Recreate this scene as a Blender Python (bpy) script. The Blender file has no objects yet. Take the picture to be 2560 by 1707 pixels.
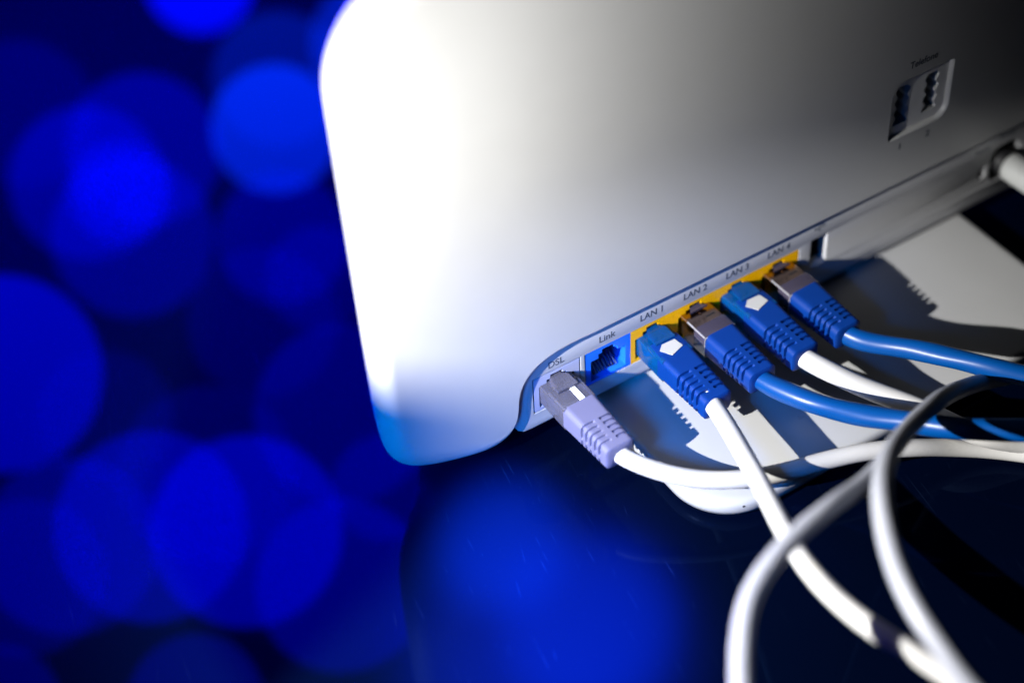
import bpy, bmesh, math, random
from mathutils import Vector, Matrix
from mathutils.geometry import tessellate_polygon
random.seed(7)
S = 0.001                      # all dimensions below are millimetres
scene = bpy.context.scene
COL = scene.collection

# ------------------------------------------------------------------ camera
cam_d = bpy.data.cameras.new("camera")
cam = bpy.data.objects.new("camera", cam_d)
COL.objects.link(cam)
M = ((0.8431288, -0.5354904, -0.0488245), (0.4074874, 0.5770543, 0.7077869), (-0.3508387, -0.6166509, 0.7047367))
mw = Matrix(((M[0][0], M[1][0], M[2][0], -0.19225), (M[0][1], M[1][1], M[2][1], -0.27436),
             (M[0][2], M[1][2], M[2][2], 0.33120), (0, 0, 0, 1)))
cam.matrix_world = mw
cam_d.sensor_width = 36
cam_d.lens = 62.63
cam_d.clip_start = 0.01
cam_d.clip_end = 20
cam_d.dof.use_dof = True
cam_d.dof.focus_distance = 0.462
cam_d.dof.aperture_fstop = 4.1
scene.camera = cam

# ------------------------------------------------------------------ render settings and world
scene.render.engine = 'CYCLES'
scene.view_settings.view_transform = 'Standard'
scene.view_settings.look = 'None'
scene.view_settings.exposure = 0
scene.view_settings.gamma = 1
cy = scene.cycles
cy.use_denoising = True
cy.max_bounces = 12
cy.transparent_max_bounces = 48
cy.transmission_bounces = 10
cy.glossy_bounces = 6
cy.diffuse_bounces = 1
cy.caustics_reflective = False
cy.caustics_refractive = False
cy.sample_clamp_indirect = 6
world = bpy.data.worlds.new("World")
scene.world = world
world.use_nodes = True
world.node_tree.nodes["Background"].inputs[0].default_value = (0.02, 0.04, 0.12, 1)
world.node_tree.nodes["Background"].inputs[1].default_value = 0.02


def lamp(name, kind, loc, target, energy, color, **kw):
    d = bpy.data.lights.new(name, kind)
    d.energy = energy
    d.color = color
    for k, v in kw.items():
        setattr(d, k, v)
    o = bpy.data.objects.new(name, d)
    COL.objects.link(o)
    o.location = Vector(loc) * S
    o.rotation_euler = (Vector(target) - Vector(loc)).to_track_quat('-Z', 'Y').to_euler()
    return o


# the torch-like white lamp left of the router, outside the picture
LAMP = (-204, -55, 123)
lamp("white_spot_lamp", 'SPOT', LAMP, (-50, -35, 45), 9.5, (1.0, 0.99, 0.965),
     shadow_soft_size=0.0012, spot_size=math.radians(110), spot_blend=1.0)
# added blue spots, unseen: two tint the left, three draw pools on the table
lamp("blue_low_fill", 'SPOT', (-240, -130, -8), (-66, -2, -12), 2.2, (0.0, 0.20, 1.0),
     shadow_soft_size=0.025, spot_size=math.radians(34), spot_blend=1.0)
lamp("blue_side_fill", 'SPOT', (-230, -150, 200), (-34, -25, -19), 7.0, (0.0, 0.22, 1.0),
     shadow_soft_size=0.03, spot_size=math.radians(26), spot_blend=1.0)
lamp("blue_pool_fill", 'SPOT', (-230, -270, 330), (-52, -56, -25), 330, (0.0, 0.15, 1.0),
     shadow_soft_size=0.004, spot_size=math.radians(6.8), spot_blend=0.85)
lamp("blue_wash_fill", 'SPOT', (-230, -270, 330), (-66, -58, -25), 400, (0.0, 0.10, 1.0),
     shadow_soft_size=0.010, spot_size=math.radians(11), spot_blend=1.0)
lamp("blue_edge_fill", 'SPOT', (-230, -260, 330), (-56, -22, -25), 560, (0.0, 0.20, 1.0),
     shadow_soft_size=0.006, spot_size=math.radians(5.4), spot_blend=1.0)


# ------------------------------------------------------------------ materials
def nodes_of(m):
    return m.node_tree.nodes, m.node_tree.links


def mat(name, color, rough=0.4, metal=0.0, spec=0.5, trans=0.0, ior=1.45, coat=0.0, noise=0.0, nscale=400,
        bump=0.0, bscale=2500, sss=0.0, tint=None):
    m = bpy.data.materials.new(name)
    m.use_nodes = True
    n, l = nodes_of(m)
    b = n["Principled BSDF"]
    b.inputs["Base Color"].default_value = (*color, 1)
    b.inputs["Roughness"].default_value = rough
    b.inputs["Metallic"].default_value = metal
    b.inputs["IOR"].default_value = ior
    b.inputs["Specular IOR Level"].default_value = spec
    b.inputs["Transmission Weight"].default_value = trans
    b.inputs["Coat Weight"].default_value = coat
    if tint:
        b.inputs["Specular Tint"].default_value = (*tint, 1)
    if sss:
        b.inputs["Subsurface Weight"].default_value = sss
        b.inputs["Subsurface Scale"].default_value = 0.001
    tc = n.new("ShaderNodeTexCoord")
    if noise:
        t = n.new("ShaderNodeTexNoise")
        t.inputs["Scale"].default_value = nscale
        t.inputs["Detail"].default_value = 4
        l.new(tc.outputs["Object"], t.inputs["Vector"])
        mx = n.new("ShaderNodeMix")
        mx.data_type = 'RGBA'
        mx.inputs["A"].default_value = (*[c * (1 - noise) for c in color], 1)
        mx.inputs["B"].default_value = (*[min(1, c * (1 + noise)) for c in color], 1)
        l.new(t.outputs["Fac"], mx.inputs["Factor"])
        l.new(mx.outputs["Result"], b.inputs["Base Color"])
        mr = n.new("ShaderNodeMapRange")
        mr.inputs["To Min"].default_value = rough * 0.8
        mr.inputs["To Max"].default_value = rough * 1.2
        l.new(t.outputs["Fac"], mr.inputs["Value"])
        l.new(mr.outputs["Result"], b.inputs["Roughness"])
    if bump:
        t2 = n.new("ShaderNodeTexNoise")
        t2.inputs["Scale"].default_value = bscale
        t2.inputs["Detail"].default_value = 2
        l.new(tc.outputs["Object"], t2.inputs["Vector"])
        bp = n.new("ShaderNodeBump")
        bp.inputs["Strength"].default_value = bump
        bp.inputs["Distance"].default_value = 0.0001
        l.new(t2.outputs["Fac"], bp.inputs["Height"])
        l.new(bp.outputs["Normal"], b.inputs["Normal"])
    return m


WHITE = mat("white_shell_plastic", (0.41, 0.41, 0.405), 0.42, noise=0.025, nscale=120, bump=0.25, bscale=3500)
FOOT = mat("white_foot_plastic", (0.37, 0.37, 0.37), 0.30, noise=0.03, nscale=90, bump=0.10, bscale=1500)
PANEL = mat("port_strip_plastic", (0.40, 0.40, 0.41), 0.38, noise=0.03, nscale=150, bump=0.2, bscale=3000)
SOCK = mat("phone_socket_plastic", (0.62, 0.62, 0.62), 0.3, noise=0.03, nscale=150)
DARK = mat("dark_inside", (0.012, 0.012, 0.014), 0.6, noise=0.1)
PRINT = mat("grey_print", (0.06, 0.07, 0.09), 0.6)
YEL = mat("yellow_jack_plastic", (0.82, 0.40, 0.0), 0.33, noise=0.06, nscale=300)
BLU = mat("blue_jack_plastic", (0.01, 0.13, 0.72), 0.33, noise=0.06, nscale=300)
GRYJ = mat("grey_jack_plastic", (0.34, 0.36, 0.50), 0.35, noise=0.05, nscale=300)
GOLD = mat("contact_metal", (0.75, 0.62, 0.38), 0.25, metal=1.0)
STEEL = mat("plug_shield_metal", (0.40, 0.27, 0.19), 0.16, metal=1.0, noise=0.10, nscale=350, bump=0.15, bscale=900)
BOOTB = mat("blue_boot_rubber", (0.0, 0.026, 0.17), 0.50, spec=0.25, noise=0.08, nscale=250, bump=0.3, bscale=2200)
BOOTG = mat("grey_boot_rubber", (0.115, 0.115, 0.20), 0.42, noise=0.05, nscale=250, bump=0.3, bscale=2200)
BOOTW = mat("latch_highlight_plastic", (0.80, 0.80, 0.82), 0.15)  # near white, for the highlight drawn along the grey plug's latch
CLEARG = mat("clear_plug_plastic", (0.55, 0.54, 0.74), 0.04, trans=0.88, ior=1.45)
CLEARB = mat("teal_clear_plug_plastic", (0.004, 0.17, 0.60), 0.04, trans=0.75, ior=1.45)
CLEARS = mat("smoky_clear_plug_plastic", (0.07, 0.06, 0.09), 0.05, trans=0.35, ior=1.45)
TAG = mat("white_latch_window", (0.42, 0.41, 0.38), 0.5, noise=0.04)
JACKW = mat("white_cable_jacket", (0.47, 0.46, 0.445), 0.40, noise=0.03, nscale=80, bump=0.25, bscale=900)
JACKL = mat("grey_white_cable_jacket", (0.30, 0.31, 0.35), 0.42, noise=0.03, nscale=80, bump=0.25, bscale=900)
JACKB = mat("blue_cable_jacket", (0.0, 0.046, 0.20), 0.34, spec=0.35, noise=0.06, nscale=90, bump=0.35, bscale=260)
RIM = mat("clear_rim_plastic", (0.22, 0.21, 0.22), 0.15, spec=0.8)
POWERG = mat("grey_power_plug", (0.52, 0.53, 0.52), 0.45, noise=0.04)

# glossy dark table: tinted lacquer with fine scratches and dust
TABLE = bpy.data.materials.new("glossy_black_tabletop")
TABLE.use_nodes = True
n, l = nodes_of(TABLE)
b = n["Principled BSDF"]
b.inputs["Base Color"].default_value = (0.002, 0.003, 0.012, 1)
b.inputs["Roughness"].default_value = 0.04
b.inputs["Specular IOR Level"].default_value = 0.06
b.inputs["IOR"].default_value = 1.55
b.inputs["Specular Tint"].default_value = (0.0, 0.22, 1.0, 1)
tc = n.new("ShaderNodeTexCoord")
acc = None
for k, (rz, sx, sy, lo, hi) in enumerate(((-80, 40, 1900, 0.71, 0.84), (-70, 60, 2600, 0.72, 0.84), (0, 1600, 1600, 0.76, 0.82))):
    mr_ = n.new("ShaderNodeMapping")
    mr_.inputs["Rotation"].default_value = (0, 0, math.radians(rz))
    mp = n.new("ShaderNodeMapping")
    mp.inputs["Scale"].default_value = (sx, sy, 1)
    l.new(tc.outputs["Object"], mr_.inputs["Vector"])
    t = n.new("ShaderNodeTexNoise")
    t.inputs["Scale"].default_value = 1.0
    t.inputs["Detail"].default_value = 2.0
    r = n.new("ShaderNodeMapRange")
    r.inputs["From Min"].default_value = lo
    r.inputs["From Max"].default_value = hi
    l.new(mr_.outputs["Vector"], mp.inputs["Vector"])
    l.new(mp.outputs["Vector"], t.inputs["Vector"])
    l.new(t.outputs["Fac"], r.inputs["Value"])
    if acc is None:
        acc = r.outputs["Result"]
    else:
        a = n.new("ShaderNodeMath")
        a.operation = 'MAXIMUM'
        l.new(acc, a.inputs[0])
        l.new(r.outputs["Result"], a.inputs[1])
        acc = a.outputs[0]
dust = n.new("ShaderNodeMix")
dust.data_type = 'RGBA'
dust.inputs["A"].default_value = (0.0002, 0.0012, 0.0068, 1)
dust.inputs["B"].default_value = (0.006, 0.011, 0.030, 1)
l.new(acc, dust.inputs["Factor"])
l.new(dust.outputs["Result"], b.inputs["Base Color"])


def glow_mat(name, strength, color):
    m = bpy.data.materials.new(name)
    m.use_nodes = True
    n, l = nodes_of(m)
    n.remove(n["Principled BSDF"])
    e = n.new("ShaderNodeEmission")
    e.inputs["Color"].default_value = (*color, 1)
    e.inputs["Strength"].default_value = strength
    t = n.new("ShaderNodeBsdfTransparent")
    a = n.new("ShaderNodeAddShader")
    l.new(e.outputs[0], a.inputs[0])
    l.new(t.outputs[0], a.inputs[1])
    l.new(a.outputs[0], n["Material Output"].inputs[0])
    return m


# ------------------------------------------------------------------ helpers
def link(name, me, m, parent=None, smooth=True, angle=None):
    me.materials.clear()
    me.materials.append(m)
    if smooth:
        for p in me.polygons:
            p.use_smooth = True
        if angle is not None:
            me.set_sharp_from_angle(angle=math.radians(angle))
    o = bpy.data.objects.new(name, me)
    COL.objects.link(o)
    if parent:
        o.parent = parent
    return o


def mesh_from(verts, faces):
    me = bpy.data.meshes.new("m")
    me.from_pydata([(x * S, y * S, z * S) for x, y, z in verts], [], faces)
    me.validate()
    bm = bmesh.new()
    bm.from_mesh(me)
    bmesh.ops.remove_doubles(bm, verts=bm.verts, dist=1e-6)
    bmesh.ops.recalc_face_normals(bm, faces=bm.faces)
    bm.to_mesh(me)
    bm.free()
    return me


def bevel(me, width, seg=2, angle=35):
    bm = bmesh.new()
    bm.from_mesh(me)
    ed = [e for e in bm.edges if len(e.link_faces) == 2 and e.calc_face_angle(0) > math.radians(angle)]
    bmesh.ops.bevel(bm, geom=ed, offset=width * S, segments=seg, profile=0.5, affect='EDGES', clamp_overlap=True)
    bmesh.ops.recalc_face_normals(bm, faces=bm.faces)
    bm.to_mesh(me)
    bm.free()
    return me


def box(x0, x1, y0, y1, z0, z1):
    v = [(x, y, z) for x in (x0, x1) for y in (y0, y1) for z in (z0, z1)]
    f = [(0, 1, 3, 2), (4, 6, 7, 5), (0, 4, 5, 1), (2, 3, 7, 6), (0, 2, 6, 4), (1, 5, 7, 3)]
    return v, f


def join(parts):
    V, F = [], []
    for v, f in parts:
        o = len(V)
        V += v
        F += [tuple(i + o for i in q) for q in f]
    return V, F


def raw(parts):          # mesh without merging doubles across parts
    V, F = join(parts)
    me = bpy.data.meshes.new("m")
    me.from_pydata([(x * S, y * S, z * S) for x, y, z in V], [], F)
    bm = bmesh.new()
    bm.from_mesh(me)
    bmesh.ops.recalc_face_normals(bm, faces=bm.faces)
    bm.to_mesh(me)
    bm.free()
    return me


def loft(loops, cap0=True, cap1=True):
    V, F = [], []
    for lp in loops:
        V += lp
    k = len(loops[0])
    for i in range(len(loops) - 1):
        for j in range(k):
            F.append((i * k + j, i * k + (j + 1) % k, (i + 1) * k + (j + 1) % k, (i + 1) * k + j))
    if cap0:
        F.append(tuple(range(k)))
    if cap1:
        F.append(tuple(range((len(loops) - 1) * k, len(loops) * k)))
    return V, F


def plate(outer, holes, y0, y1, back=True):
    """Plate in the XZ plane from y0 (front) to y1 with holes."""
    loops = [outer] + holes
    tri = tessellate_polygon([[Vector((x, z, 0)) for x, z in lp] for lp in loops])
    flat = [p for lp in loops for p in lp]
    n0 = len(flat)
    V = [(x, y0, z) for x, z in flat] + [(x, y1, z) for x, z in flat]
    F = [tuple(t) for t in tri]
    if back:
        F += [tuple(i + n0 for i in reversed(t)) for t in tri]
    o = 0
    for lp in loops:
        k = len(lp)
        for j in range(k):
            a, c = o + j, o + (j + 1) % k
            F.append((a, c, c + n0, a + n0))
        o += k
    return V, F


def rrect(x0, x1, z0, z1, r, seg=8):
    if not isinstance(r, (tuple, list)):
        r = (r,) * 4
    pts = []
    cs = ((x1 - r[0], z1 - r[0], 0, r[0]), (x0 + r[1], z1 - r[1], 90, r[1]),
          (x0 + r[2], z0 + r[2], 180, r[2]), (x1 - r[3], z0 + r[3], 270, r[3]))
    for cx, cz, a0, rr in cs:
        for i in range(seg + 1):
            a = math.radians(a0 + 90 * i / seg)
            pts.append((cx + rr * math.cos(a), cz + rr * math.sin(a)))
    return pts


def spline(P, step=1.5):
    P = [Vector(p) for p in P]
    P = [P[0] * 2 - P[1]] + P + [P[-1] * 2 - P[-2]]
    out = []
    for i in range(1, len(P) - 2):
        p0, p1, p2, p3 = P[i - 1:i + 3]
        k = max(2, int((p2 - p1).length / step))
        for j in range(k):
            t = j / k
            out.append(0.5 * ((2 * p1) + (p2 - p0) * t + (2 * p0 - 5 * p1 + 4 * p2 - p3) * t * t +
                              (3 * p1 - p0 - 3 * p2 + p3) * t ** 3))
    out.append(P[-2])
    for _ in range(6):                         # relax small kinks
        out = [out[0]] + [(out[i - 1] + out[i] * 2 + out[i + 1]) / 4 for i in range(1, len(out) - 1)] + [out[-1]]
    return out


def tube(P, r, seg=20, wob=0.0, ph=0.0):
    pts = spline(P)
    T = (pts[1] - pts[0]).normalized()
    N = T.cross(Vector((0, 0, 1))).normalized()
    loops = []
    dist = 0
    for i, p in enumerate(pts):
        t = (pts[min(i + 1, len(pts) - 1)] - pts[max(i - 1, 0)]).normalized()
        N = (N - t * N.dot(t)).normalized()
        B = t.cross(N)
        if i:
            dist += (p - pts[i - 1]).length
        lp = []
        for j in range(seg):
            a = 2 * math.pi * j / seg
            rr = r * (1 + wob * math.sin(dist * 0.33 + 2 * a + ph) + 0.5 * wob * math.sin(dist * 0.17 + a * 3 + ph))
            q = p + (N * math.cos(a) + B * math.sin(a)) * rr
            lp.append(tuple(q))
        loops.append(lp)
    return loft(loops)


def tag(o, label, cat, group=None, kind=None):
    if label:
        o["label"] = label
    if cat:
        o["category"] = cat
    if group:
        o["group"] = group
    if kind:
        o["kind"] = kind
    return o


def empty(name, loc=(0, 0, 0)):
    o = bpy.data.objects.new(name, None)
    o.empty_display_size = 0.01
    COL.objects.link(o)
    o.location = Vector(loc) * S
    return o


def text(body, x, y, z, size, m, parent, sx=1.0, name="lettering"):
    c = bpy.data.curves.new("t", 'FONT')
    c.body = body
    c.size = size * S
    c.extrude = 0.02 * S
    c.offset = 0.035 * S
    t = bpy.data.objects.new("t", c)
    COL.objects.link(t)
    bpy.context.view_layer.update()
    me = bpy.data.meshes.new_from_object(t.evaluated_get(bpy.context.evaluated_depsgraph_get()))
    bpy.data.objects.remove(t)
    me.transform(Matrix.Translation(Vector((x, y, z)) * S) @ Matrix.Rotation(math.radians(90), 4, 'X')
                 @ Matrix.Diagonal((sx, 1, 1, 1)))
    o = link(name, me, m, parent or router, smooth=False)
    if not parent:
        o.location = (0, 0, 25 * S)
    return o


# ------------------------------------------------------------------ the table
me = mesh_from([(-1800, -1200, -25), (1800, -1200, -25), (1800, 2400, -25), (-1800, 2400, -25),
                (-1800, -1200, -55), (1800, -1200, -55), (1800, 2400, -55), (-1800, 2400, -55)],
               [(0, 1, 2, 3), (7, 6, 5, 4), (0, 4, 5, 1), (1, 5, 6, 2), (2, 6, 7, 3), (3, 7, 4, 0)])
tag(link("tabletop", me, TABLE, smooth=False), "glossy black tabletop mirroring blue lights, with fine scratches", None, kind="structure")

# ------------------------------------------------------------------ black flaps added out of view to shade part of the white beam
def flap(y0, y1, z0, z1):
    v, f = box(14.0, 14.4, y0, y1, z0, z1)
    return [(p[0], p[1], p[2]) for p in v], f


me = raw([flap(-14, 3.35, -5.35, 16), flap(4.6, 18, -28, -10.7)])
o = link("beam_blockers", me, DARK, smooth=False)
o.location = Vector(LAMP) * S
tag(o, "two small black flaps added out of view to shade part of the lamp beam", "lamp flaps")

# ------------------------------------------------------------------ the router
router = empty("wifi_router", (0, 0, -25))
tag(router, "upright white internet router seen from behind, ports along its lower edge", "router")
RP = []


def rpart(name, me, m, parent=None, **kw):
    o = link(name, me, m, None, **kw)
    o.parent = parent or router
    if parent is None:
        o.location = (0, 0, 25 * S)
    return o


def arc(cx, cz, r, a0, a1, k):
    return [(cx + r * math.cos(math.radians(a0 + (a1 - a0) * i / k)), cz + r * math.sin(math.radians(a0 + (a1 - a0) * i / k)))
            for i in range(k + 1)]


def seg(p, q, k):
    return [(p[0] + (q[0] - p[0]) * i / k, p[1] + (q[1] - p[1]) * i / k) for i in range(1, k)]


X0, X1, Z0, Z1 = -74.2, 185.0, -15.8, 133.0
GZ = 8.6                     # height of the straight groove above the ports
out = []                     # (x, z, weight) counter-clockwise seen from behind
out += [(x, z, 1) for x, z in arc(X1 - 30, Z1 - 30, 30, 0, 90, 12)]
out += [(x, z, 1) for x, z in seg((X1 - 30, Z1), (X0 + 26, Z1), 14)]
out += [(x, z, 1) for x, z in arc(X0 + 26, Z1 - 26, 26, 90, 180, 16)]
out += [(x, z, 1) for x, z in seg((X0, Z1 - 26), (X0, 20), 8)]
rim = spline([(X0, 20, 1), (-74.1, 10, 1), (-73.6, 3, 1), (-72.5, -4, 1), (-70.4, -8.6, 1), (-66.8, -12.2, 1), (-60.5, -15.0, .92),
              (-54, -16.5, .76), (-48, -17.4, .56), (-43.2, -17.0, .36), (-39.8, -15.4, .18), (-37.5, -12.6, .06), (-36.5, -9, 0), (-36.4, -5.5, 0)], 1.4)
out += [(p.x, p.y, max(0.0, min(1.0, p.z))) for p in rim[:-1]]
q_ = []
for i in range(15):          # the sweeping curve of the groove
    t = i / 14
    p0, p1, p2, p3 = (-36.4, -5.5), (-36.0, 5.0), (-30.0, 9.8), (-14.0, GZ)
    q_.append(tuple((1 - t) ** 3 * p0[k] + 3 * (1 - t) ** 2 * t * p1[k] + 3 * (1 - t) * t * t * p2[k] + t ** 3 * p3[k] for k in (0, 1)))
out += [(x, z, 0) for x, z in q_]
out += [(x, z, 0) for x, z in seg((-14, GZ), (150, GZ), 20)]
out += [(x, z, 0) for x, z in arc(150, GZ - 12, 12, 90, 0, 8)]
out += [(162, Z0, 0.0), (170, Z0, 1)]
out += [(x, z, 1) for x, z in arc(X1 - 12, Z0 + 12, 12, 270, 360, 6)][1:]
out += [(x, z, 1) for x, z in seg((X1, Z0 + 12), (X1, Z1 - 30), 8)]


def inset(pts, d_of):
    res = []
    k = len(pts)
    for i, (x, z, w) in enumerate(pts):
        a, c = pts[i - 1], pts[(i + 1) % k]
        tx, tz = c[0] - a[0], c[1] - a[1]
        ln = math.hypot(tx, tz) or 1
        nx, nz = -tz / ln, tx / ln            # inward for a counter-clockwise outline
        d = d_of(x, z, nx, nz) * w
        res.append((x + nx * d, z + nz * d))
    return res


def rin(x, z, nx, nz):       # how far in the rounding of the rim reaches
    return 4.5 + 6.0 * max(0, nz) + 3.0 * max(0, -nz)


rings = []
FY = -1.5
for k in range(0, 13):       # from the flat face out to the rim
    th = math.pi / 2 * k / 12
    f = 1 - math.sin(th)
    loopk = inset(out, lambda x, z, nx, nz: rin(x, z, nx, nz) * f)
    ys = [FY + (5.5 * w + 0.0) * (1 - math.cos(th)) + (1 - w) * 0.02 * k for (x, z, w) in out]
    rings.append([(p[0], yy, p[1]) for p, yy in zip(loopk, ys)])
inner0 = inset(out, lambda x, z, nx, nz: rin(x, z, nx, nz) + 0.4)
rings.insert(0, [(p[0], FY, p[1]) for p in inner0])
for yy, ins in ((6.0, 0.6), (9.0, 3.0), (16, 9), (26, 20), (30, 30)):
    lp = inset(out, lambda x, z, nx, nz: ins)
    rings.append([(p[0], yy * (1 if w > .5 else 0.25), p[1]) for p, (x, z, w) in zip(lp, out)])
ring_faces = loft(rings, cap0=False, cap1=False)
# flat face with the recess for the two phone sockets
rec = rrect(83.4, 104.6, 25.4, 44.6, (1.2, 4.2, 1.2, 4.2), 6)
face_outer = [(x, z) for x, y, z in rings[0]]
tri = tessellate_polygon([[Vector((x, z, 0)) for x, z in face_outer], [Vector((x, z, 0)) for x, z in rec]])
fl = face_outer + rec
face = ([(x, FY, z) for x, z in fl], [tuple(t) for t in tri])
me = mesh_from(*join([ring_faces, face]))
shell = rpart("rear_cover", me, WHITE, angle=50)
shell["label"] = "smooth white rear cover with rounded corners"
# inner body behind the cover, down to the foot
core = loft([[(x, y, z) for x, z in rrect(-60 + i, 168 - i, -16.5 + i * .3, 118 - i, 14, 6)] for i, y in ((0, 9.5), (4, 24), (10, 34))])
rpart("front_body", mesh_from(*core), WHITE, angle=40)

# phone socket recess: soft-edged walls, floor with two toothed slots
ww = []
for k, (dy, ins) in enumerate(((0, 0), (0.2, 0.25), (0.5, 0.4), (1.45, 0.5))):
    ww.append([(x, FY + dy, z) for x, z in rrect(83.4 + ins, 104.6 - ins, 25.4 + ins, 44.6 - ins, (1.0, 4.0, 1.0, 4.0), 6)])


def tae(cx, cz):
    pts = []
    k = 40
    for i in range(k + 1):                      # right side, bottom to top
        t = i / k
        pts.append((cx + 2.1 + 0.42 * math.sin(t * math.pi * 7.2 + .6), cz - 6.3 + 12.6 * t))
    for i in range(k + 1):
        t = 1 - i / k
        pts.append((cx - 2.1 - 0.42 * math.sin(t * math.pi * 7.2 + .6), cz - 6.3 + 12.6 * t))
    return pts


s1, s2 = tae(88.3, 35.3), tae(98.5, 35.3)
rw = loft(ww, cap0=False, cap1=False)
fo = [(x, z) for x, y, z in ww[-1]]
sock_floor = plate(fo, [s1, s2], FY + 1.45, FY + 1.45 + 4.0, back=False)
me = mesh_from(*join([rw, sock_floor]))
sock = rpart("phone_socket", me, SOCK, angle=40)
sock["label"] = "recessed double phone socket with two wavy slots"
rpart("socket_backing", mesh_from(*box(83.6, 104.4, 4.2, 5.0, 25.6, 44.4)), DARK, sock, smooth=False)
text("Telefone", 88.2, FY - 0.03, 47.7, 3.15, PRINT, None, 0.86)
text("1", 87.4, FY - 0.03, 21.2, 2.9, PRINT, None)
text("2", 97.4, FY - 0.03, 21.2, 2.9, PRINT, None)

# ---- the port strip
strip_out = [(-38, -12), (-36.2, -15.5), (-34.5, -16.9), (-32, -17.2), (150, -17.2), (158, -12), (158, 12), (-38, 12)]
holes = [[(-31.0, -12.4), (-16.0, -12.4), (-16.0, 0.4), (-31.0, 0.4)],
         [(-14.7, -12.1), (56.7, -12.1), (56.7, 0.2), (-14.7, 0.2)],
         [(60.6, -9.6), (66.5, -9.6), (66.5, 0.9), (60.6, 0.9)],
         rrect(122.9, 125.5, -7.9, -3.6, 1.25, 5),
         rrect(127.2, 138.6, -11.6, 1.6, 4.5, 6)]
me = raw([plate(strip_out, holes, 0.0, 3.5)])
bm = bmesh.new()
bm.from_mesh(me)
ed = [e for e in bm.edges if len(e.link_faces) == 2 and e.calc_face_angle(0) > 0.9 and
      all(abs(v.co.y) < 1e-6 for v in e.verts)]
bmesh.ops.bevel(bm, geom=ed, offset=0.22 * S, segments=2, profile=0.5, affect='EDGES', clamp_overlap=True)
bm.to_mesh(me)
bm.free()
strip = rpart("port_strip", me, PANEL, smooth=True, angle=30)
rpart("strip_underside", mesh_from(*box(-33, 157, 2.2, 22, -17.4, -14)), PANEL, strip, smooth=False)
for cx, cz, wd, hh in ((63.5, -4.3, 6.4, 11.2), (124.2, -5.7, 4.4, 6), (133, -5, 13, 14)):
    rpart("slot_liner", raw([box(cx - wd / 2 - .3, cx + wd / 2 + .3, 9, 9.6, cz - hh / 2 - .3, cz + hh / 2 + .3),
                             box(cx - wd / 2 - .6, cx - wd / 2, 3.6, 9.6, cz - hh / 2, cz + hh / 2),
                             box(cx + wd / 2, cx + wd / 2 + .6, 3.6, 9.6, cz - hh / 2, cz + hh / 2),
                             box(cx - wd / 2, cx + wd / 2, 3.6, 9.6, cz - hh / 2 - .6, cz - hh / 2),
                             box(cx - wd / 2, cx + wd / 2, 3.6, 9.6, cz + hh / 2, cz + hh / 2 + .6)]), DARK, strip, smooth=False)
rpart("usb_tongue", mesh_from(*box(62.0, 63.4, 2.6, 9, -8.6, -0.4)), DARK, strip, smooth=False)  # coloured near black for the shade deep in the slot


def label_text(body, x, z, size, sx):
    text(body, x, -0.03, z, size, PRINT, strip, sx)


label_text("DSL", -26.1, 1.75, 3.15, 0.95)
label_text("Link", -10.2, 1.95, 3.15, 0.98)
for i in range(4):
    label_text("LAN %d" % (i + 1), 2.9 + 14.1 * i, 2.35, 3.15, 0.92)
label_text("Reset", 120.4, 2.2, 2.7, 0.9)
label_text("Power", 129.4, 4.2, 2.7, 0.9)
# small three-pronged serial bus symbol over the slot
usb = [box(62.0, 65.6, -0.05, 0, 4.35, 4.60), box(63.0, 63.25, -0.05, 0, 4.6, 5.3), box(63.0, 64.3, -0.05, 0, 5.2, 5.4),
       box(64.2, 64.7, -0.05, 0, 5.0, 5.6), box(62.9, 63.1, -0.05, 0, 3.5, 4.35), box(62.9, 64.0, -0.05, 0, 3.4, 3.6),
       box(61.5, 62.1, -0.05, 0, 4.15, 4.8)]
rpart("port_symbol", raw(usb), PRINT, strip, smooth=False)


def jack(x0, x1, m, label):
    """Jack housing with the stepped latch-up opening, 8 contacts inside."""
    z0, z1 = -12.0, 0.05
    cx = (x0 + x1) / 2
    w = 5.55
    op = [(cx - w, -11.0), (cx + w, -11.0), (cx + w, -3.6), (cx + 3.1, -3.6), (cx + 3.1, -2.1), (cx + 1.9, -2.1),
          (cx + 1.9, -0.9), (cx - 1.9, -0.9), (cx - 1.9, -2.1), (cx - 3.1, -2.1), (cx - 3.1, -3.6), (cx - w, -3.6)]
    o = rpart("network_port", raw([plate([(x0, z0), (x1, z0), (x1, z1), (x0, z1)], [op], 0.12, 10, back=True),
                                   box(x0, x1, 10.2, 11, z0, z1)]), m, smooth=False)
    if label:
        o["label"] = label
    cs = []
    for k in range(8):
        xx = cx - 3.6 + k * 1.02
        cs.append(loft([[(xx - .17, 1.6, -11.0 + .1), (xx + .17, 1.6, -10.9), (xx + .17, 1.6, -10.6), (xx - .17, 1.6, -10.6)],
                        [(xx - .17, 8.5, -7.6), (xx + .17, 8.5, -7.6), (xx + .17, 8.5, -7.3), (xx - .17, 8.5, -7.3)]]))
    rpart("contacts", raw(cs), GOLD, o, smooth=False)
    return o


jack(-30.6, -16.4, GRYJ, "grey socket under the DSL lettering")
jack(-14.4, -0.06, BLU, "empty blue socket under the Link lettering")
for i in range(4):
    jack(14.1 * i + 0.03, 14.1 * i + 14.07, YEL, ["yellow socket, leftmost of the four", "second yellow socket from the left",
                                                   "third yellow socket from the left", "rightmost yellow socket"][i])

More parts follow.
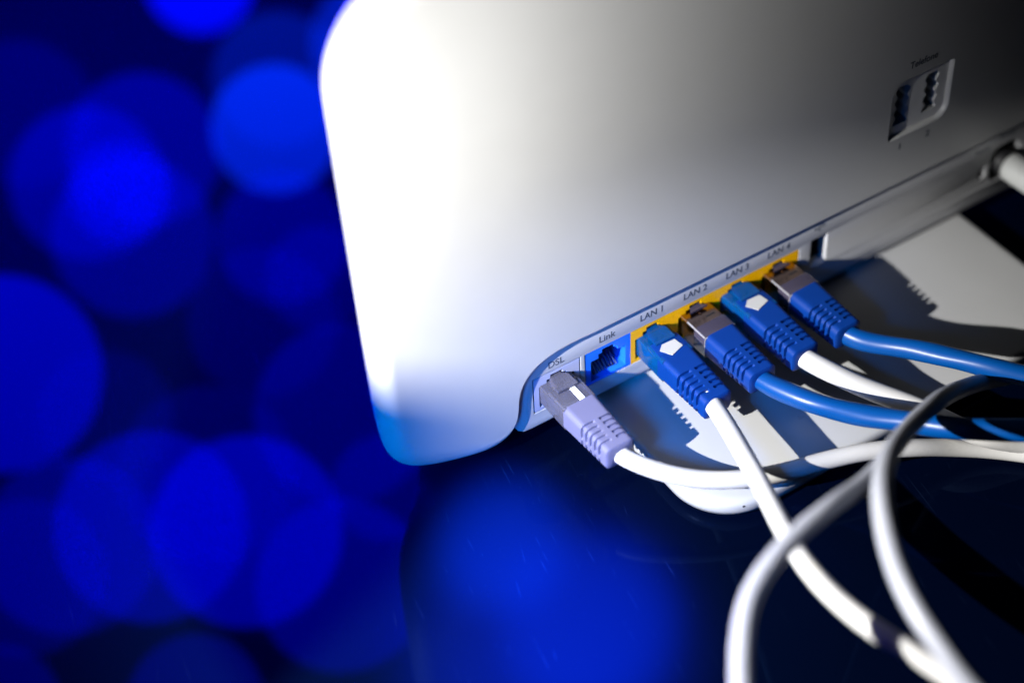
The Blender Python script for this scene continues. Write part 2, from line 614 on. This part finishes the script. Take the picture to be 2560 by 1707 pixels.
# ---- the foot plate
fo_ = rrect(-11.3, 119.6, -52.0, 30.0, (10, 10, 19, 19), 14)
loops = []
for dz, ins in ((-25.0, 1.6), (-24.2, 0.5), (-22.5, 0.05), (-20.6, 0.0), (-19.6, 0.35), (-19.1, 1.0), (-19.0, 1.9)):
    loops.append([(x, y, dz) for x, y in rrect(-11.3 + ins, 119.6 - ins, -52.0 + ins, 30 - ins, (10, 10, 17, 17), 14)])
foot = rpart("foot_plate", mesh_from(*loft(loops)), FOOT, angle=50)
foot["label"] = "flat white foot plate with rounded corners and thick rim"
rpart("neck", mesh_from(*box(0, 108, 3.7, 22, -19.2, -15)), PANEL, foot, smooth=False)
rpart("rim_speck", mesh_from(*loft([[(-0.6 + .5 * math.cos(a), -50.2, -20.6 + .25 * math.sin(a)) for a in [i * math.pi / 4 for i in range(8)]],
                                    [(-0.6 + .4 * math.cos(a), -50.9, -20.6 + .2 * math.sin(a)) for a in [i * math.pi / 4 for i in range(8)]]])), DARK, foot)


# ------------------------------------------------------------------ plugs and cables
def sec(w, zt, zb, r, k=6, dense=False):
    """rounded-rectangle cross-section in XZ as a list (x, z)"""
    p = rrect(-w / 2, w / 2, zb, zt, r, k)
    res = []
    for i, a in enumerate(p):
        c = p[(i + 1) % len(p)]
        res.append(a)
        if dense:
            m_ = 24 if abs(a[0] - c[0]) > 2 else 12
            if abs(a[0] - c[0]) > 2 or abs(a[1] - c[1]) > 2:
                res += seg(a, c, m_)
    return res


def boot_mesh(y0, y1, w0, w1, zt, zb, r=1.6, grooves=5, g0=0.40, g1=0.90, depth=0.85, collar=False):
    L = y1 - y0
    st = [(y0, 0), (y0 + 0.15 * math.copysign(1, L), 0)]
    for i in range(1, 5):
        st.append((y0 + L * g0 * i / 5, 0))
    gl = L * (g1 - g0) / grooves
    for g in range(grooves):
        a = y0 + L * g0 + gl * g
        st += [(a + gl * .08, 0), (a + gl * .14, 1), (a + gl * .50, 1), (a + gl * .56, 0)]
    st += [(y0 + L * 0.93, 0), (y0 + L * 0.975, 0), (y1 - 0.25 * math.copysign(1, L), -1), (y1, -2)]
    loops = []
    for y, gflag in st:
        t = (y - y0) / L
        w = w0 + (w1 - w0) * t
        pts = sec(w, zt - 0.35 * t, zb + 0.35 * t, r, 7, True)
        cz = (zt + zb) / 2
        lp = []
        for x, z in pts:
            if gflag == 1:
                spine = min(1, max(0, (abs(x) - 0.75) / 0.25))
                side = min(1, max(0, (abs(z - (cz - 1.0)) - 0.45) / 0.25)) if abs(x) > w / 2 - 0.6 else 1
                d = depth * spine * side
                nx = min(1.0, (abs(x) / (w / 2)) ** 4)
                nz = min(1.0, (abs(z - cz) / ((zt - zb) / 2)) ** 4)
                x -= math.copysign(d * nx, x)
                z -= math.copysign(d * nz, z - cz)
            elif gflag < 0:
                f = 0.25 if gflag == -1 else 0.75
                x -= math.copysign(min(f, abs(x)), x)
                z -= math.copysign(min(f, abs(z - cz)), z - cz)
            lp.append((x, y, z))
        loops.append(lp)
    return mesh_from(*loft(loops))


def xf(me, cx, dz, yaw, pitch, piv=(0, -2)):
    """place a plug piece built round x=0: turn about its port, then shift"""
    me.transform(Matrix.Translation(Vector((cx, piv[1], piv[0] + dz)) * S) @ Matrix.Rotation(math.radians(yaw), 4, 'Z')
                 @ Matrix.Rotation(math.radians(pitch), 4, 'X') @ Matrix.Translation(Vector((0, -piv[1], -piv[0])) * S))
    return me


def make_cable(label, group, cx, style, path, r, yaw=0.0, pitch=0.0, dz=0.0, wob=0.015, ph=0.0):
    root = empty("network_cable", (cx, -2, -25))
    tag(root, label, "cable", group)
    off = Vector((-cx, 2, 25)) * S

    def put(name, me, m, parent=None, angle=35, smooth=True, place=True):
        if place:
            xf(me, cx, dz, yaw, pitch, (-6, -2))
        if parent is None:
            me.transform(Matrix.Translation(off))
            return link(name, me, m, root, smooth=smooth, angle=angle)
        me.transform(Matrix.Translation(off))
        return link(name, me, m, parent, smooth=smooth, angle=angle)

    bm_ = {'grey': BOOTG, 'teal': BOOTB, 'metal': BOOTB}[style]
    body_m = {'grey': CLEARG, 'teal': CLEARB, 'metal': STEEL}[style]
    W = 9.9
    zt, zb = -3.1, -9.6
    if style == 'metal':
        body = loft([[(x, y, z) for x, z in sec(W - .2, zt + .2, zb, 0.5, 3)] for y in (4.5, -0.2, -6.9)])
        pb = put("plug_body", mesh_from(*body), STEEL)
        put("plug_shroud", mesh_from(*loft([[(x, y, z) for x, z in sec(W + .35, zt + .75, zb - .1, 0.8, 4)] for y in (-6.4, -6.9, -10.4, -11.2)])), CLEARS, pb)
        ra, rb_ = [[(x, y, z) for x, z in sec(W + .42, zt + .82, zb - .15, 0.85, 4)] for y in (-10.95, -11.2)]
        put("shroud_rim", mesh_from(*loft([ra, rb_])), RIM, pb)
        put("shroud_edge", mesh_from(*loft([[(x, y, z) for x, z in [(-W / 2 - .2, zt + .45), (-W / 2 - .06, zt + .72), (-W / 2 + .14, zt + .80), (-W / 2 + .15, zt + .6)]] for y in (-3.2, -10.8)])), RIM, pb)
        put("shield_tab", raw([box(0.6, 3.4, -4.35, -3.85, zt + .12, zt + .26)]), DARK, pb, smooth=False)
        put("shield_rib", mesh_from(*loft([[(x, y, z) for x, z in sec(0.6, zt + .55, zt, 0.2, 2)] for y in (1, -2.6)])), STEEL, pb)
    else:
        body = loft([[(x, y, z) for x, z in sec(W, zt, zb, 0.45, 3)] for y in (4.5, 0, -11.6)])
        pb = put("plug_body", mesh_from(*body), body_m)
        core = [box(-3.9 + k * 1.0, -3.9 + k * 1.0 + 0.72, -11.5, 2.5, zb + 2.1, zb + 2.9) for k in range(8)]
        put("wires", raw(core), BOOTG if style == 'grey' else BOOTB, pb, smooth=False)
        put("strain_wedge", mesh_from(*box(-3.6, 3.6, -9.5, -6.0, zt - 1.4, zt - 0.35)), BOOTG if style == 'grey' else BOOTB, pb, smooth=False)
    # latch lever on top, rising backwards
    lv = [[(-1.6, 3.2, zt + .05), (1.6, 3.2, zt + .05), (1.6, 3.2, zt + .6), (-1.6, 3.2, zt + .6)],
          [(-1.7, 0.0, zt + .9), (1.7, 0.0, zt + .9), (1.7, 0.0, zt + 1.5), (-1.7, 0.0, zt + 1.5)],
          [(-3.0, -1.6, zt + 1.1), (3.0, -1.6, zt + 1.1), (3.0, -1.6, zt + 1.75), (-3.0, -1.6, zt + 1.75)],
          [(-3.1, -6.0, zt + 1.15), (3.1, -6.0, zt + 1.15), (3.1, -6.0, zt + 1.9), (-3.1, -6.0, zt + 1.9)]]
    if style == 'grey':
        put("latch_highlight", bevel(mesh_from(*box(0.3, 2.0, -10.9, -6.0, zt + .9, zt + 1.35)), 0.2), BOOTW)  # pale bar on the latch, its bright highlight put in as colour
    if style != 'metal':
        put("latch", mesh_from(*loft(lv)), body_m)
        hood_y = -3.6 if style == 'grey' else -4.2
        hood = loft([[(x, y, z) for x, z in sec(w, zt + t, zt - .6, 0.5, 4)] for y, w, t in
                     ((hood_y, 9.4, 0.75), (hood_y - .25, 9.7, 1.0), (-8, 9.9, 1.05), (-11.4, 9.9, 1.1))])
        put("hood", mesh_from(*hood), body_m)
    else:
        put("latch", mesh_from(*loft([[(x * .95, y, z - .25) for x, y, z in lp] for lp in lv[:3]])), CLEARS)
    y0, y1 = (-11.0, -29.3)
    if style == 'teal':
        y0 = -9.4
    boot = put("boot", boot_mesh(y0, y1, 10.1, 8.6, -1.9, -9.7, r=1.5 if style != 'metal' else 1.9,
                                 depth=0.75 if style == 'grey' else 0.95), bm_)
    if style == 'teal':
        boot2 = loft([[(x, y, z) for x, z in sec(w, zt + 1.28, zt + .9, 0.15, 2)] for y, w in ((-4.9, 8.4), (-9.6, 9.2))])
        put("boot_tongue", mesh_from(*boot2), BOOTB, boot)
        pent = [(-3.4, -8.0), (-1.6, -6.4), (2.4, -6.6), (2.9, -9.7), (-1.4, -11.0)]
        put("latch_window", mesh_from(*loft([[(x, y, z) for x, y in pent] for z in (zt + 1.0, zt + 1.42)])), TAG, boot, smooth=False)
    # cable jacket: starts inside the boot
    me = mesh_from(*tube(path, r, 24, wob, ph))
    put("jacket", me, JACKW if style != 'metal' else JACKB, place=False, angle=60)
    return root


GR = "network cables plugged into the router"
A = [(-23.9, -24, -6.2), (-24.0, -28.4, -6.2), (-18.8, -36.4, -8.0), (-10.7, -43.8, -10.0), (-1.3, -49.4, -11.0), (9.7, -53.0, -12.0), (21.8, -55.5, -13.0), (33.2, -59.1, -13.5), (44.2, -63.3, -15.5), (56.4, -67.0, -20.0), (66.6, -72.8, -22.4), (77.2, -83.9, -22.4), (100, -110, -22.4)]
B = [(7.0, -22, -6.2), (5.9, -27.5, -6.0), (2.6, -40.3, -4.5), (-2.8, -57.6, -2.0), (-9.6, -75.9, 2.0), (-13.6, -88.5, 5.0), (-15.3, -99.6, 7.0), (-15.2, -109.7, 8.5), (-13.3, -118.9, 9.0), (-10.2, -126.6, 8.0), (-7.1, -135.8, 6.0), (-4.4, -146.5, 4.0), (0, -165, 0)]
Dp = [(21.2, -25, -6.2), (21.5, -30.5, -6.2), (25.4, -41.6, -5.0), (31.5, -51.4, -5.0), (38.2, -60.1, -4.0), (42.8, -67.6, -2.0), (46.7, -74.0, 0.0), (52.5, -79.8, 1.0), (57.8, -84.9, 2.0), (66.9, -91.6, 2.0), (90, -105, 0)]
Ep = [(35.0, -23, -6.2), (35.2, -28.0, -6.2), (38.0, -35.2, -7.0), (43.6, -42.9, -10.0), (48.7, -49.3, -12.0), (53.1, -56.2, -13.0), (56.7, -64.0, -14.0), (61.6, -70.4, -16.0), (71.4, -75.6, -20.0), (81.4, -82.6, -22.0), (105, -100, -22.0)]
Fp = [(49.6, -25, -6.2), (50.5, -30.5, -6.2), (55.4, -37.2, -6.0), (59.6, -44.2, -4.5), (65.2, -54.2, -3.0), (69.4, -62.4, -2.0), (74.1, -68.8, -2.0), (80.7, -78.6, -2.0), (95, -98, -4)]
make_cable("thin white cable with lavender grey boot and clear plug in the DSL port", GR, -23.9, 'grey', A, 2.35, yaw=0.5, wob=0.008)
make_cable("white cable with blue boot in the LAN 1 port, running down across the foreground", GR, 7.0, 'teal', B, 2.5, yaw=0.0, pitch=1.0, dz=-0.4, wob=0.008, ph=1)
make_cable("blue cable with shiny metal plug in the LAN 2 port, between two white cables", GR, 21.1, 'metal', Dp, 2.85, yaw=0.6, wob=0.03, ph=2)
make_cable("white cable with blue boot in the LAN 3 port, between the two blue cables", GR, 35.2, 'teal', Ep, 2.75, yaw=0.8, wob=0.01, ph=3)
make_cable("blue cable with shiny metal plug in the LAN 4 port, farthest right of the row", GR, 49.3, 'metal', Fp, 2.75, yaw=1.5, wob=0.03, ph=4)

# loose white cables in the foreground
C = [(-66, -134, 21), (-60.3, -125.3, 24.0),(-55.6, -117.7, 26.0),(-50.0, -110.4, 28.0),(-43.5, -104.0, 30.0),(-35.3, -99.6, 31.0),(-25.1, -96.3, 31.0),(-12.0, -93.0, 29.0),(-0.7, -89.6, 24.5),(9.4, -85.2, 20.0),(19.1, -79.5, 15.0),(33.1, -71.7, 8.5),(49.7, -65.3, 1.5),(67.7, -59.5, -9.0),(83.3, -58.7, -16.0),(97.4, -62.7, -19.0), (115, -85, -22)]
G = [(-10, -168, 14), (-14.3, -153.5, 20.0), (-16.9, -140.8, 25.0), (-17.1, -134.2, 28.0), (-16.8, -126.2, 30.5), (-13.9, -116.0, 32.0), (-7.9, -105.0, 32.5), (-0.8, -96.0, 32), (10.3, -87.1, 27.0), (25.8, -78.0, 18.0), (44.3, -69.7, 9.0), (62.7, -63.4, -3.0), (79.7, -61.5, -11.5), (94.6, -64.5, -15.0), (120, -80, -21)]
for pth, lab in ((C, "blurred white cable bowing up from the bottom edge over the long white cable"),
                 (G, "blurred white cable looping from the bottom right corner up past the blue cables")):
    V, F = tube(pth, 2.2, 24, 0.008)
    p0 = Vector(pth[0])
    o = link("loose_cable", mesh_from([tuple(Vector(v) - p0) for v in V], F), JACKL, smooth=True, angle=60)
    o.location = p0 * S
    tag(o, lab, "cable", "loose white cables in the foreground")

# power plug at the right edge
pw = empty("power_cable", (133, -2, -25))
tag(pw, "pale grey round power plug and cable at the far right of the router", "power cable")


def ring_loops(path, rads, seg=24):
    loops = []
    for i, (p, rr) in enumerate(zip(path, rads)):
        a = Vector(path[min(i + 1, len(path) - 1)]) - Vector(path[max(i - 1, 0)])
        a.normalize()
        u = a.cross(Vector((0, 0, 1))).normalized()
        v = a.cross(u)
        loops.append([tuple(Vector(p) + (u * math.cos(2 * math.pi * j / seg) + v * math.sin(2 * math.pi * j / seg)) * rr - Vector((133, -2, -25))) for j in range(seg)])
    return loops


dv = Vector((0.10, -0.99, -0.05))
p0 = Vector((133.0, 0, -5.4))
link("plug_collar", mesh_from(*loft(ring_loops([tuple(p0 + dv * t) for t in (-3, 1.2, 1.7, 2.0)], (4.0, 4.0, 3.7, 3.2)))), DARK, pw, angle=40)
link("plug_barrel", mesh_from(*loft(ring_loops([tuple(p0 + dv * t) for t in (1.5, 2.0, 3.0, 6, 17, 22, 24, 24.6)], (3.2, 4.0, 4.4, 4.5, 4.3, 3.8, 3.2, 2.4)))), POWERG, pw, angle=40)
e0 = p0 + dv * 23
V, F = tube([tuple(e0), tuple(e0 + dv * 10), tuple(e0 + dv * 25 + Vector((3, 0, -2))), tuple(e0 + dv * 45 + Vector((12, 0, -8))), tuple(e0 + dv * 60 + Vector((30, 0, -12)))], 2.2, 20)
link("jacket", mesh_from([tuple(Vector(v) - Vector((133, -2, -25))) for v in V], F), POWERG, pw, angle=60)

# ------------------------------------------------------------------ blue globe lamps hanging behind, mirrored in the table
globes = [((36, 387, 60), 24.2, .75, 0), ((20, 284, 72), 26.5, .62, 1), ((-49, 287, 74), 20.7, .30, 0), ((-31, 303, 71), 31.2, .22, 0),
          ((-58, 299, 73), 30.9, .25, 0), ((-55, 262, 77), 31.6, .22, 0), ((-125, 227, 83), 36.6, .55, 0), ((-104, 151, 110), 34.1, .42, 0),
          ((-76, 131, 112), 34.2, .55, 0), ((-131, 166, 117), 31.8, .25, 0), ((-27, 143, 91), 32.6, .20, 0), ((-56, 99, 124), 30.6, .32, 0),
          ((-6, 229, 79), 25.9, .20, 0), ((-119, 93, 137), 23.4, .22, 0), ((-177, 133, 140), 21, .2, 0), ((-65, 351, 67), 30.5, .07, 0),
          ((81, 305, 67), 28.6, .30, 1), ((-4, 203, 82), 20.3, .14, 0), ((-32, 196, 84), 28.3, .09, 0),
          ((-79, 153, 100), 32.0, .10, 0), ((-101, 188, 87), 24.4, .08, 0), ((35, 309, 68), 28.3, .16, 1), ((-149, 161, 117), 27.6, .16, 0),
          ((-31, 107, 95), 18.5, .20, 0)]
where = ["at the top edge, left of the router's top corner", "brightest one, touching the router's upper left side", "small one in the middle of the upper left cluster",
         "large dim one, upper part of the upper left cluster", "dim one at the left of the upper left cluster", "dim one at the bottom of the upper left cluster",
         "bright one cut by the left edge of the picture", "large one, left of the brightest lower disc", "brightest of the large discs at the lower left",
         "dim one cut by the left edge in the lower half", "dim one just left of the router's bottom corner", "one below the router's bottom left corner",
         "dim one under the bright disc beside the router", "dim one cut by the bottom edge, left of centre", "dim one in the bottom left corner",
         "faintest one near the top left corner", "one partly hidden behind the router's top corner",
         "small dim one touching the middle of the router's left edge", "very dim one in the dark middle of the left side",
         "very dim one above the brightest lower disc", "very dim one left of the dark middle area", "dim one overlapping the bright disc beside the router",
         "dim lower left one overlapping the disc cut by the edge", "small one beside the router's bottom left corner"]
bm = bmesh.new()
bmesh.ops.create_icosphere(bm, subdivisions=4, radius=1)
gm = bpy.data.meshes.new("globe")
bm.to_mesh(gm)
bm.free()
for p in gm.polygons:
    p.use_smooth = True
GAIN = 32.0
for i, (loc, r, k, c) in enumerate(globes):
    me = gm.copy()
    me.materials.append(glow_mat("blue_glow_%d" % i, k * GAIN, (0.0, 0.002, 1.0) if not c else (0.0, 0.035, 1.0)))
    o = bpy.data.objects.new("globe_lamp", me)
    COL.objects.link(o)
    o.location = Vector(loc) * S
    o.scale = (r * S,) * 3
    tag(o, "blurred blue light disc: " + where[i], "lamp", "blue lamps mirrored in the table")
